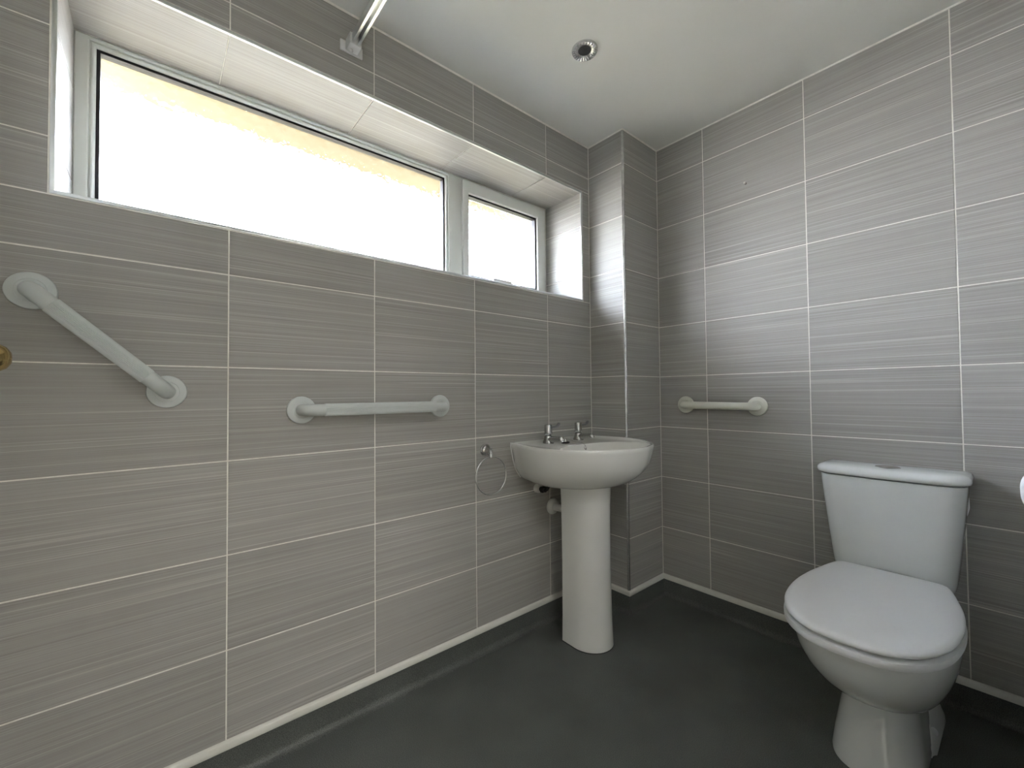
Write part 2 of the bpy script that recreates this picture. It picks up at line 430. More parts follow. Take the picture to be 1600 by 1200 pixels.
bm = bmesh.new()
add_box(bm, (XR-.012, OY0-.05, 0), (XR+.13, OY0, OZ+.05), .003); add_box(bm, (XR-.012, OY1, 0), (XR+.13, OY1+.05, OZ+.05), .003)
add_box(bm, (XR-.012, OY0, OZ), (XR+.13, OY1, OZ+.05), .003)
structure(from_bm('trim_7', bm, M['door'], None), 'white lining of the added doorway')
bm = bmesh.new()
for lo, hi in (((3.1, -3.1, 0), (3.2, -.5, 2.3)), ((XR+.12, -3.2, 0), (3.2, -3.1, 2.3)), ((XR+.12, -.6, 0), (3.1, -.5, 2.3)), ((XR+.12, -3.1, 2.243), (3.2, -.5, 2.3)), ((XR+.02, -3.1, 0), (XR+.12, YB-.1, 2.243))): add_box(bm, lo, hi)
structure(from_bm('wall_added_hall', bm, M['ceiling'], None), 'plain walls of the unseen hallway added for fill light')  # hallway box added out of view to house the fill light
structure(box('floor_added_hall', (XR+.1, -3.1, -.08), (3.1, -.6, 0), M['carpet']), 'beige floor of the unseen added hallway')
DX0, DX1, DZ1 = .10, .86, 1.98
bm = bmesh.new()
for lo, hi in (((0, YB-.1, 0), (DX0, YB-GR, CEIL)), ((DX1, YB-.1, 0), (XR, YB-GR, CEIL)), ((DX0, YB-.1, DZ1), (DX1, YB-GR, CEIL))):
    add_box(bm, lo, hi)
wall_b = structure(from_bm('wall_front', bm, M['grout']), 'tiled wall with the door, behind the photographer')
cb = [DX1+.05, 1.25, XR]
for i in range(len(LEV)-1):
    for j in range(2): tile(wall_b, 'y', cb[j], cb[j+1], LEV[i], LEV[i+1], YB, 1)
for j, (a_, b_) in enumerate(((0, .40), (.40, DX1+.05))): tile(wall_b, 'y', a_, b_, DZ1+.05, LEV[-1], YB, 1)
door = structure(box('door_1', (DX0, YB-.04, .006), (DX1, YB+.002, DZ1), M['door'], None, .002), 'white painted door')
bm = bmesh.new()
add_box(bm, (DX0-.05, YB-.03, 0), (DX0, YB+.012, DZ1+.05), .003); add_box(bm, (DX1, YB-.03, 0), (DX1+.05, YB+.012, DZ1+.05), .003)
add_box(bm, (DX0, YB-.03, DZ1), (DX1, YB+.012, DZ1+.05), .003)
structure(from_bm('trim_6', bm, M['door'], None), 'white door architrave')

# ---- ceiling, floor with coved skirting
structure(box('ceiling', (-.34, YB-.1, CEIL), (XR+.12, .12, CEIL+.1), M['ceiling']), 'plain off-white painted ceiling')
floor = structure(box('floor', (-.0, YB-.1, -.08), (XR+.1, .1, 0), M['vinyl']), 'dark grey speckled safety vinyl floor coved up the walls')
path = [(0, YB), (0, BY), (BX, BY), (BX, 0), (XR, 0), (XR, OY1+.05)]
def sweep_inner(prof, name, m, pth):
    """sweep a wall-foot profile (distance from wall, height) along the room outline with mitred corners"""
    rings = []
    for i, p in enumerate(pth):
        p = Vector(p)
        def nrm(a, b):
            d = (Vector(b)-Vector(a)).normalized(); return Vector((d.y, -d.x))
        if i == 0: off = nrm(pth[0], pth[1])
        elif i == len(pth)-1: off = nrm(pth[-2], pth[-1])
        else:
            n1, n2 = nrm(pth[i-1], pth[i]), nrm(pth[i], pth[i+1]); off = (n1+n2)/(1+n1.dot(n2))
        rings.append([(p.x+off.x*d, p.y+off.y*d, z) for d, z in prof])
    bm = bmesh.new(); add_loft(bm, rings)
    return from_bm(name, bm, m, None, angle=40)
rc_ = .022
cove = [(.0, -.002), (.0, .0815), (.0022, .0815)] + [(.0022 + rc_*(1-math.cos(a)), rc_*(1-math.sin(a))) for a in [k*PI/2/7 for k in range(8)]] 
cove = [(.0, -.002), (.0, .0815), (.0022, .0815)] + [(.0022 + rc_ - rc_*math.cos(a), rc_ - rc_*math.sin(a)) for a in [k*PI/2/7 for k in range(8)]] + [(.0022+rc_, -.002)]
o = sweep_inner(cove, 'coved_upstand', M['vinyl'], path); o.parent = floor
structure(sweep_inner([(-.001, .080), (.0065, .0795), (.0075, .084), (.006, .095), (.003, .1005), (-.001, .1025)], 'baseboard_left', M['sealant'], path), 'thin off-white capping strip along the foot of the tiles')

structure(sweep_inner([(-.001, CEIL-.0045), (.0012, CEIL-.0045), (.0042, CEIL-.001), (.0042, CEIL+.001), (-.001, CEIL+.001)], 'trim_8', M['grout'], path), 'thin pale sealant line between tiles and ceiling')

# ------------------------------------------------------------------ window
win = empty('window_1', (WD, WY0, WZ0)); win['kind'] = 'structure'; win['label'] = 'long white framed window with patterned obscure glass'
def wobj(name, build, m, label=None, angle=35):
    bm = bmesh.new(); build(bm); o = from_bm(name, bm, m, None, angle=angle)
    o.parent = win; o.matrix_parent_inverse = Matrix.Translation(-win.location)
    if label: o['label'] = label
    return o
def ring(bm, y0, y1, z0, z1, t, x0, x1, bev=.003, tt=None, tb=None):
    tl, tr = (t, t) if not isinstance(t, tuple) else t
    tt = tl if tt is None else tt; tb = tl if tb is None else tb
    # mitred frame made of four lofted bars
    o = [(y0, z0), (y1, z0), (y1, z1), (y0, z1)]; i = [(y0+tl, z0+tb), (y1-tr, z0+tb), (y1-tr, z1-tt), (y0+tl, z1-tt)]
    b = bev
    rings = []
    for (oy, oz), (iy, iz) in zip(o, i):
        dy, dz = (iy-oy), (iz-oz)
        ly = b*(1 if dy > 0 else -1); lz = b*(1 if dz > 0 else -1)
        rings.append([(x0, oy, oz), (x1-b, oy, oz), (x1, oy+ly, oz+lz), (x1, iy-ly, iz-lz), (x1-b, iy, iz), (x0, iy, iz)])
    V = [[bm.verts.new(p) for p in r] for r in rings]
    for k in range(4):
        a, c = V[k], V[(k+1) % 4]
        for j in range(6): bm.faces.new((a[j], a[(j+1) % 6], c[(j+1) % 6], c[j]))
FY0, FY1, FZ0, FZ1 = WY0+.0032, WY1-.0032, WZ0+.0032, WZ1-.0032
X1 = WD; X0 = WD-.07
MU0, MU1 = -.969, -.888
wobj('window_frame', lambda bm: (ring(bm, FY0, FY1, FZ0, FZ1, (.030, .020), X0, X1, .003, tt=.010, tb=.035),), M['upvc'])
wobj('mullion', lambda bm: (add_box(bm, (X0, MU0+.012, FZ0+.03), (X1+.001, MU1, FZ1-.009), .002, 2),), M['upvc'])
wobj('glazing_bead', lambda bm: (ring(bm, FY0+.030, MU0+.012, FZ0+.03, FZ1-.010, .013, X1-.03, X1-.004, .005),), M['upvc'])
wobj('gasket', lambda bm: (ring(bm, FY0+.042, MU0+.001, FZ0+.042, FZ1-.0215, .009, X1-.04, X1-.014, .0008),), M['gasket'])
wobj('glass_pane', lambda bm: (add_box(bm, (X1-.036, FY0+.044, FZ0+.044), (X1-.032, MU0-.003, FZ1-.024)),), M['glass'], 'wide fixed pane', angle=None)
sash = wobj('sash', lambda bm: (ring(bm, MU1+.002, FY1-.018, FZ0+.028, FZ1-.012, (.031, .052), X1-.05, X1+.012, .003, tt=.054, tb=.056),), M['upvc'], 'small opening sash')
SY0, SY1, SZ0, SZ1 = MU1+.033, FY1-.070, FZ0+.084, FZ1-.066
def sub(name, build, m, angle=35):
    o = wobj(name, build, m, angle=angle); o.parent = sash; o.matrix_parent_inverse = Matrix(); return o
def sub2(name, build, m, angle=35):
    bm = bmesh.new(); build(bm); o = from_bm(name, bm, m, None, angle=angle); o.parent = sash
    o.matrix_parent_inverse = Matrix.Identity(4)
    return o
sub2('gasket', lambda bm: (ring(bm, SY0-.001, SY1+.001, SZ0-.001, SZ1+.001, .009, X1-.03, X1-.001, .0008),), M['gasket'])
sub2('glass_pane', lambda bm: (add_box(bm, (X1-.026, SY0+.003, SZ0+.003), (X1-.022, SY1-.003, SZ1-.003)),), M['glass'], angle=None)
def handle(bm):
    add_box(bm, (X1+.010, -.70, SZ0-.034), (X1+.022, -.65, SZ0-.008), .003, 2)
    add_box(bm, (X1+.024, -.735, SZ0-.018), (X1+.040, -.622, SZ0+.004), .004, 2)
    add_box(bm, (X1+.018, -.69, SZ0-.03), (X1+.034, -.66, SZ0-.01), .002, 1)
sub2('sash_handle', handle, M['bracket'])

# ------------------------------------------------------------------ outside
ground = structure(box('ground', (-600, -400, -.35), (-.34, 400, -.3), M['ground']), 'pale paving outside')
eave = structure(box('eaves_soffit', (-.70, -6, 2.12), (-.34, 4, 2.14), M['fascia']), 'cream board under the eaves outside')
f = box('fascia_board', (-.72, -6, 2.11), (-.70, 4, 2.36), M['upvc'], eave)
structure(box('roof', (-.74, -6, 2.36), (XR+.6, 4, 2.45), M['roof']), 'roof slab over the room')
def house():
    t = empty('house', (-9, 7, -.3), 'pale rendered neighbouring house seen blurred through the small obscure pane', 'house')
    def part(name, bm, m, angle=None):
        o = from_bm(name, bm, m, None, angle=angle); o.parent = t; o.matrix_parent_inverse = Matrix.Translation(-t.location); return o
    bm = bmesh.new(); add_box(bm, (-12, 3.2, -.3), (-7, 12, 3.4)); part('wall', bm, M['brickwork'])
    bm = bmesh.new()
    add_loft(bm, [[(-6.7, 3.0, 3.35), (-9.5, 3.0, 5.3), (-12.3, 3.0, 3.35)], [(-6.7, 12.2, 3.35), (-9.5, 12.2, 5.3), (-12.3, 12.2, 3.35)]]); part('roof', bm, M['roof'])
    for y in (4.2, 7.0):
        bm = bmesh.new(); add_box(bm, (-7.03, y, 1.0), (-6.95, y+1.5, 2.2), .01); w_ = part('window', bm, M['upvc'])
        bm = bmesh.new(); add_box(bm, (-6.96, y+.08, 1.08), (-6.94, y+1.42, 2.12)); p_ = from_bm('pane', bm, M['glass_dark'], None)
        p_.parent = w_; p_.matrix_parent_inverse = Matrix.Translation(-t.location)
house()
def shrub():
    bm = bmesh.new(); rnd = random.Random(3)
    for _ in range(900):
        a, b = rnd.uniform(0, 2*PI), rnd.uniform(-.4, 1)
        r = .75*rnd.uniform(.7, 1.05); c = Vector((r*math.cos(a)*math.sqrt(1-b*b*.8), r*math.sin(a)*math.sqrt(1-b*b*.8), .95+b*1.15*rnd.uniform(.8, 1)))
        u = Vector((rnd.gauss(0, 1), rnd.gauss(0, 1), rnd.gauss(0, 1))).normalized(); v = u.orthogonal()
        s = rnd.uniform(.05, .1)
        vs = [bm.verts.new(c + u*s), bm.verts.new(c + v*s*.5), bm.verts.new(c - u*s), bm.verts.new(c - v*s*.5)]
        bm.faces.new(vs)
    t = empty('garden_shrub', (-3.4, 2.0, -.3), 'leafy green shrub blurred through the lower right of the small pane', 'shrub')
    o = from_bm('foliage', bm, M['hedge'], t)
    bm = bmesh.new(); add_tube(bm, [(0, 0, 0), (.02, .01, .5), (0, 0, 1.1)], [.04, .035, .02], 8); from_bm('stem', bm, M['roof'], t)
shrub()

# ------------------------------------------------------------------ basin on its pedestal
def make_basin():
    cy = -.590
    t = empty('pedestal_basin', (.2, cy, 0), 'white ceramic washbasin on a full pedestal against the window wall', 'washbasin')
    def P(name, bm, m, angle=45, parent=None, label=None):
        o = from_bm(name, bm, m, None, angle=angle); o.parent = parent or t
        o.matrix_parent_inverse = Matrix.Translation(-t.location)
        if label: o['label'] = label
        return o
    half = [(.0005, .2285), (.05, .240), (.11, .258), (.18, .272), (.25, .274), (.32, .253), (.385, .208), (.435, .152), (.461, .088)]
    def outline(sw, xf, n=96):
        pts = [(x*xf/.476 if x > .001 else .0005, h*sw) for x, h in half]
        full = [(x, -h) for x, h in pts] + [(xf, -.035*sw), (xf, .035*sw)] + [(x, h) for x, h in reversed(pts)]
        # corners at the wall stay crisp: spline the open front, straight back edge
        out = []
        k = len(full)
        for i in range(k-1):
            p0 = full[max(i-1, 0)]; p1 = full[i]; p2 = full[i+1]; p3 = full[min(i+2, k-1)]
            for s in range(6):
                u = s/6
                out.append(tuple(.5*((2*p1[j]) + (-p0[j]+p2[j])*u + (2*p0[j]-5*p1[j]+4*p2[j]-p3[j])*u*u + (-p0[j]+3*p1[j]-3*p2[j]+p3[j])*u**3) for j in range(2)))
        out.append(full[-1])
        return polar(out, (.21 if xf > .3 else .16, 0), n)
    secs = [(.632, .50, .300), (.638, .62, .330), (.646, .72, .360), (.658, .785, .388), (.678, .85, .418), (.702, .90, .442), (.733, .947, .461), (.765, .98, .469), (.790, .997, .475), (.7985, 1.0, .476), (.8035, .993, .474)]
    rings = []
    for z, sw, xf in secs: rings.append([(x, y+cy, z) for x, y in outline(sw, xf)])
    def inset(z, sw, xf, x0):
        r = outline(sw, xf); return [(max(x, x0), y+cy, z) for x, y in r]
    rings.append(inset(.8050, .972, .474, .004))
    rings.append(inset(.8040, .952, .466, .010))
    n = 96
    def bowl(z, cx, rx, ry, ex=2.3):
        o = []
        for k in range(n):
            a = 2*PI*k/n; c, s = math.cos(a), math.sin(a)
            o.append((cx + rx*math.copysign(abs(c)**(2/ex), c), cy + ry*math.copysign(abs(s)**(2/ex), s), z))
        return o
    def mixr(r1, r2, u, z): return [(a[0]*(1-u)+b[0]*u, a[1]*(1-u)+b[1]*u, z) for a, b in zip(r1, r2)]
    lip = bowl(.797, .318, .134, .222)
    last = rings[-1]
    rings.append(mixr(last, lip, .25, .7975)); rings.append(mixr(last, lip, .85, .7955))
    rings.append(bowl(.793, .318, .131, .217)); rings.append(bowl(.782, .317, .125, .207)); rings.append(bowl(.75, .313, .112, .186))
    rings.append(bowl(.715, .306, .094, .155)); rings.append(bowl(.690, .296, .068, .11)); rings.append(bowl(.682, .290, .04, .05)); rings.append(bowl(.680, .290, .02, .02))
    bm = bmesh.new(); add_loft(bm, rings)
    P('basin_bowl', bm, M['ceramic'], 38)
    # pedestal
    rr = []
    for z, hw, xf in ((0, .0905, .3175), (.012, .0900, .317), (.1, .0875, .3135), (.3, .0855, .310), (.48, .0865, .310), (.56, .088, .311), (.62, .091, .314), (.655, .093, .316)):
        x0 = .150; xm = xf-.095; pts = [(x0, -hw), (x0+.002, -hw)]
        pts = [(x0, -hw*.97)] + [(x0 + (xm-x0)*k/3, -hw*(.97+.03*k/3)) for k in range(1, 4)]
        arc = [(xm + (xf-xm)*math.sin(a)**1.0, -hw*math.cos(a)) for a in [PI*k/20 for k in range(1, 20)]]
        pts = pts + arc + [(x, -y) for x, y in reversed(pts)]
        rr.append([(x, y+cy, z) for x, y in pts])
    bm = bmesh.new(); add_loft(bm, rr)
    P('pedestal', bm, M['ceramic'], 50)
    bm = bmesh.new(); base = rr[0]
    cxm = .235
    add_loft(bm, [[(cxm+(x-cxm)*1.018, cy+(y-cy)*1.018, 0.0005) for x, y, z in base], [(cxm+(x-cxm)*1.008, cy+(y-cy)*1.008, .003) for x, y, z in base]])
    P('base_ring', bm, M['black'], 50, label='thin black line round the foot')  # thin black ring laid round the pedestal foot
    # overflow and waste
    bm = bmesh.new(); add_lathe(bm, [(.0001, .0), (.0065, .0), (.0075, .0012), (.0085, 0)], (.93, 0, .36), (.1925, cy+.020, .779), 20, False)
    P('overflow_hole', bm, M['black'])
    bm = bmesh.new(); add_lathe(bm, [(.030, 0), (.030, .003), (.024, .004), (.018, -.002), (.0001, -.002)], (0, 0, 1), (.290, cy, .682), 28)
    P('waste_ring', bm, M['chrome'])
    # faint printed maker's mark on the left flank
    bm = bmesh.new(); add_lathe(bm, [(.0045, 0), (.0045, .0006), (.0001, .0007)], (-.24, -.96, -.12), (.034, cy-.2352, .7775), 20)
    for v_ in bm.verts: v_.co.z = .7775 + (v_.co.z-.7775)*.45
    P('printed_mark', bm, M['bracket'], label='faint grey oval mark')
    # sealant at the wall
    bm = bmesh.new(); pts = [(.0022, cy-.2285*k[1]-.0006, k[0]) for k in [(.8035, .993), (.79, .997), (.765, .98), (.73, .945), (.695, .895), (.675, .84), (.655, .77)]]
    add_tube(bm, pts, .0026, 8); P('wall_seal', bm, M['white_plastic'])
    return t
basin = make_basin()

def make_tap(y, name_label):
    t = empty('basin_tap', (.085, y, .7965), name_label, 'tap', 'basin taps')
    def P(name, fn, m, angle=45):
        bm = bmesh.new(); fn(bm); return from_bm(name, bm, m, t, angle=angle)
    def body(bm):
        add_lathe(bm, [(.023, -.001), (.0235, .004), (.021, .010), (.0175, .020), (.0165, .030), (.0150, .032)], n=28)
        # spout: flattened tapering arm over the bowl
        pts = [(0, 0, .014), (.02, 0, .017), (.045, 0, .0205), (.064, 0, .023), (.075, 0, .0235)]
        add_tube(bm, pts, [.0145, .0135, .0115, .0102, .0096], 18)
    P('tap_body', body, M['tap_chrome'])
    def nozzle(bm): add_lathe(bm, [(.0092, -.009), (.0105, -.006), (.0110, .006), (.0095, .009), (.0001, .0095)], (.45, 0, -.9), (.077, 0, .0210), 20)
    P('spout_nozzle', nozzle, M['chrome'])
    def collar(bm): add_lathe(bm, [(.0125, .031), (.0125, .0345)], n=20)
    P('collar', collar, M['black'])
    def head(bm): add_lathe(bm, [(.0145, .0345), (.0160, .036), (.0165, .045), (.0162, .074), (.0150, .0785), (.006, .0795), (.0001, .0795)], n=28)
    hd = P('handle_head', head, M['chrome'])
    def lever(bm):
        pts = [(0, .010, .066), (.002, .025, .066), (.003, .042, .067), (.003, .054, .071), (.003, .062, .078), (.003, .068, .080)]
        add_tube(bm, pts, [.0045, .0042, .0045, .006, .0072, .0045], 12)
    lv = P('lever', lever, M['dark_chrome']); 
    return t
tapL = make_tap(-.681, 'left chrome basin tap with lever handle, nearer the towel ring')
tapR = make_tap(-.489, 'right chrome basin tap with lever handle, nearer the corner')

def make_plug():
    t = empty('basin_plug', (.131, -.626, .7965), 'black rubber basin plug with chrome top lying between the taps', 'plug')
    bm = bmesh.new(); add_lathe(bm, [(.016, 0), (.0185, .002), (.019, .006), (.017, .0075)], n=24); from_bm('stopper', bm, M['black'], t, angle=40)
    bm = bmesh.new(); add_lathe(bm, [(.015, .0075), (.014, .0095), (.006, .011), (.005, .017), (.0001, .018)], n=24); from_bm('top_plate', bm, M['chrome'], t, angle=40)
    # ball chain running down into the bowl
    bm = bmesh.new()
    pts = [Vector((.003, .006, .0165)), Vector((.010, .020, .013)), Vector((.020, .030, .007)), Vector((.036, .040, .0035)), Vector((.052, .048, .002)), Vector((.064, .053, -.008)), Vector((.068, .054, -.030))]
    for a, b in zip(pts, pts[1:]):
        k = max(2, int((b-a).length/.0042))
        for i in range(k):
            bmesh.ops.create_icosphere(bm, subdivisions=1, radius=.0019, matrix=Matrix.Translation(a.lerp(b, i/k)))
    from_bm('chain', bm, M['chrome'], t, True)
make_plug()

def make_waste():
    t = empty('waste_pipe', (.003, -.579, .500), 'white plastic waste pipe with round wall flange behind the pedestal', 'pipe')
    bm = bmesh.new(); add_lathe(bm, [(.036, 0), (.0365, .006), (.033, .012), (.026, .015), (.0225, .018)], (1, 0, 0), (0, 0, 0), 32); from_bm('flange', bm, M['white_plastic'], t, angle=40)
    bm = bmesh.new(); add_tube(bm, [(.01, 0, 0), (.09, 0, 0), (.1455, 0, 0)], .0165, 20); from_bm('pipe', bm, M['white_plastic'], t, angle=40)
    t = empty('supply_valve', (.003, -.673, .594), 'small white collar and black supply valve under the left of the basin', 'valve')
    bm = bmesh.new(); add_lathe(bm, [(.020, 0), (.0205, .008), (.018, .020), (.012, .024)], (1, 0, 0), (0, 0, 0), 26); from_bm('collar', bm, M['white_plastic'], t, angle=40)
    bm = bmesh.new(); add_tube(bm, [(.02, 0, 0), (.055, 0, 0)], .010, 14); add_box(bm, (.03, -.012, -.012), (.048, .012, .012), .002)
    add_tube(bm, [(.05, 0, 0), (.060, .002, .004), (.066, .006, .016), (.068, .008, .030)], .0075, 14); from_bm('valve_body', bm, M['black'], t, angle=40)
make_waste()

# ------------------------------------------------------------------ towel ring
def make_ring():
    t = empty('towel_ring', (0, -.9505, .786), 'chrome towel ring on the tiles left of the washbasin', 'towel ring')
    bm = bmesh.new(); add_lathe(bm, [(.0245, .0005), (.0245, .004), (.022, .0075), (.0185, .008), (.0175, .011), (.0125, .014), (.0105, .020), (.009, .034), (.0095, .038), (.0001, .040)], (1, 0, 0), (0, 0, 0), 36)
    from_bm('wall_rose', bm, M['chrome'], t, angle=35)
    bm = bmesh.new(); add_lathe(bm, [(.0065, -.024), (.0085, -.022), (.0088, -.012), (.007, -.005), (.005, .004)], (0, 0, 1), (.038, .0, -.004), 20)
    from_bm('ring_holder', bm, M['chrome'], t, angle=35)
    bm = bmesh.new(); r = .0735
    pts = [(.038 + .004*math.sin(a/2), r*math.sin(a), -.022 - r + r*math.cos(a)) for a in [2*PI*k/64 for k in range(64)]]
    n = 12; R = []
    for k, p in enumerate(pts):
        a = 2*PI*k/64; out = Vector((0, math.sin(a), math.cos(a))); X = Vector((1, 0, 0))
        R.append([bm.verts.new(Vector(p) + out*.0032*math.cos(2*PI*j/n) + X*.0032*math.sin(2*PI*j/n)) for j in range(n)])
    for k in range(64):
        a_, b_ = R[k], R[(k+1) % 64]
        for j in range(n): bm.faces.new((a_[j], a_[(j+1) % n], b_[(j+1) % n], b_[j]))
    from_bm('ring', bm, M['satin'], t, True)
make_ring()

# ------------------------------------------------------------------ grab bars
def grab_bar(a, b, nrm, off, m, fluted, label, rose_r=.040, rad=.0175):
    a, b, nrm = Vector(a), Vector(b), Vector(nrm)
    t = empty('grab_bar', a, label, 'grab bar', 'wall grab bars')
    d = (b-a).normalized(); Lg = (b-a).length
    for s, p in ((1, Vector()), (-1, b-a)):
        bm = bmesh.new()
        add_lathe(bm, [(rose_r, .0005), (rose_r, .005), (rose_r*.965, .0085), (rose_r*.62, .0125), (rose_r*.60, .0115), (rose_r*.55, .0115)], nrm, p, 48)
        from_bm('rose', bm, m, t, angle=40)
        # bent end
        bm = bmesh.new(); rb = off*.72; pts = [p + nrm*.008, p + nrm*(off-rb)]
        c = p + nrm*(off-rb) + d*s*rb
        for k in range(1, 9):
            u = PI/2*k/8; pts.append(c - d*s*rb*math.cos(u) + nrm*rb*math.sin(u))
        pts.append(c + nrm*rb + d*s*.012)
        add_tube(bm, pts, rad if not fluted else rad*.985, 28)
        from_bm('end_bend', bm, m, t, angle=50)
    q = off*.72 + .010
    bm = bmesh.new()
    if fluted: add_tube(bm, [nrm*off + d*q, nrm*off + d*(Lg*.5), nrm*off + d*(Lg-q)], rad*1.05, 144, flute=.0016, flute_n=36)
    else: add_tube(bm, [nrm*off + d*q, nrm*off + d*(Lg-q)], rad, 32)
    g = from_bm('grip', bm, m, t, angle=60)
    if fluted: g['label'] = 'fluted grip'
    return t
grab_bar((0, -2.1585, 1.2385), (0, -1.931, 1.0205), (1, 0, 0), .056, M['bar_grey'], True, 'sloping grey fluted grab bar on the far left below the window')
grab_bar((0, -1.6235, .9655), (0, -1.1570, .9655), (1, 0, 0), .056, M['bar_grey'], True, 'long horizontal grey fluted grab bar between the sloping bar and the washbasin')
b3 = grab_bar((.342, 0, .9475), (.6575, 0, .9445), (0, -1, 0), .052, M['bar_cream'], False, 'short horizontal cream grab bar on the toilet wall', rad=.0165)
bm = bmesh.new()
bm.free()
for dx, dz in ((.215, -.0155), (.13, -.0158)):
    bm = bmesh.new(); bmesh.ops.create_icosphere(bm, subdivisions=1, radius=.0022, matrix=Matrix.Translation((dx, -.054, dz)))
    from_bm('paint_chip', bm, M['roof'], b3)

# ------------------------------------------------------------------ screw left in the wall
t = empty('wall_screw', (.6289, 0, 1.910), 'small bare screw sticking out of the tiles high above the cream grab bar', 'screw')
bm = bmesh.new(); add_tube(bm, [(0, .003, 0), (0, -.012, 0)], .0016, 10); from_bm('shank', bm, M['screw'], t, angle=50)
bm = bmesh.new(); add_lathe(bm, [(.0018, .010), (.0042, .0135), (.0042, .0148), (.0001, .0155)], (0, -1, 0), (0, 0, 0), 16); from_bm('screw_head', bm, M['screw'], t, angle=40)
bm = bmesh.new(); add_lathe(bm, [(.0042, .0002), (.0036, .0015), (.0001, .0018)], (0, -1, 0), (0, 0, 0), 14); from_bm('wall_plug', bm, M['roof'], t)

# ------------------------------------------------------------------ ceiling downlight
def downlight():
    t = empty('ceiling_downlight', (.391, -.780, CEIL), 'round ceiling downlight with a ribbed chrome ring, switched off', 'ceiling light')
    bm = bmesh.new(); r = .0465; n = 96
    prof = [(r, .0005), (r*1.0, -.004), (r*.955, -.008), (r*.80, -.0085), (r*.62, -.0065), (r*.50, -.003), (r*.485, .0)]
    rings = []
    for i, (q, z) in enumerate(prof):
        rings.append([((q - (.0012 if i in (1, 2, 3, 4) else 0)*(k % 4 == 0))*math.cos(2*PI*k/n), (q - (.0012 if i in (1, 2, 3, 4) else 0)*(k % 4 == 0))*math.sin(2*PI*k/n), z - (.0013 if (k % 4 == 0 and 1 < i < 5) else 0)) for k in range(n)])
    add_loft(bm, rings, False, False); from_bm('bezel', bm, M['chrome'], t, angle=30)
    bm = bmesh.new(); add_lathe(bm, [(r*.5, -.002), (r*.46, -.0008), (r*.3, -.0004), (.0001, -.0004)], n=40); from_bm('lamp_recess', bm, M['black'], t, angle=40)
    bm = bmesh.new(); add_lathe(bm, [(.0035, -.0035), (.0035, -.001)], origin=(.006, .004, 0), n=10); add_lathe(bm, [(.0035, -.0035), (.0035, -.001)], origin=(-.006, -.004, 0), n=10)
    from_bm('lamp_pin', bm, M['gasket'], t)
downlight()

# ------------------------------------------------------------------ shower curtain rail
def rail():
    t = empty('shower_rail', (0, -1.4765, 2.131), 'white and silver shower curtain rail fixed to the wall above the window', 'shower rail')
    # open-bottomed C section swept along x
    w_, h_, th = .0125, .028, .0022
    s = [(-w_, h_/2), (-w_, -h_/2), (-w_+.0075, -h_/2), (-w_+.0075, -h_/2+th), (-w_+th, -h_/2+th), (-w_+th, h_/2-th), (w_-th, h_/2-th), (w_-th, -h_/2+th), (w_-.0075, -h_/2+th), (w_-.0075, -h_/2), (w_, -h_/2), (w_, h_/2)]
    bm = bmesh.new(); add_loft(bm, [[(.022, y, z) for y, z in s], [(XR, y, z) for y, z in s]]); from_bm('track', bm, M['alu'], t)
    bm = bmesh.new()
    add_box(bm, (.0005, -.036, -.024), (.007, .036, .012), .003, 3)
    add_box(bm, (.004, -.019, -.019), (.045, .019, .018), .003, 2)
    add_lathe(bm, [(.006, 0), (.007, .004), (.004, .009), (.0001, .010)], (0, 0, -1), (.018, -.006, -.019), 14)
    from_bm('wall_bracket', bm, M['bracket'], t, angle=35)
rail()

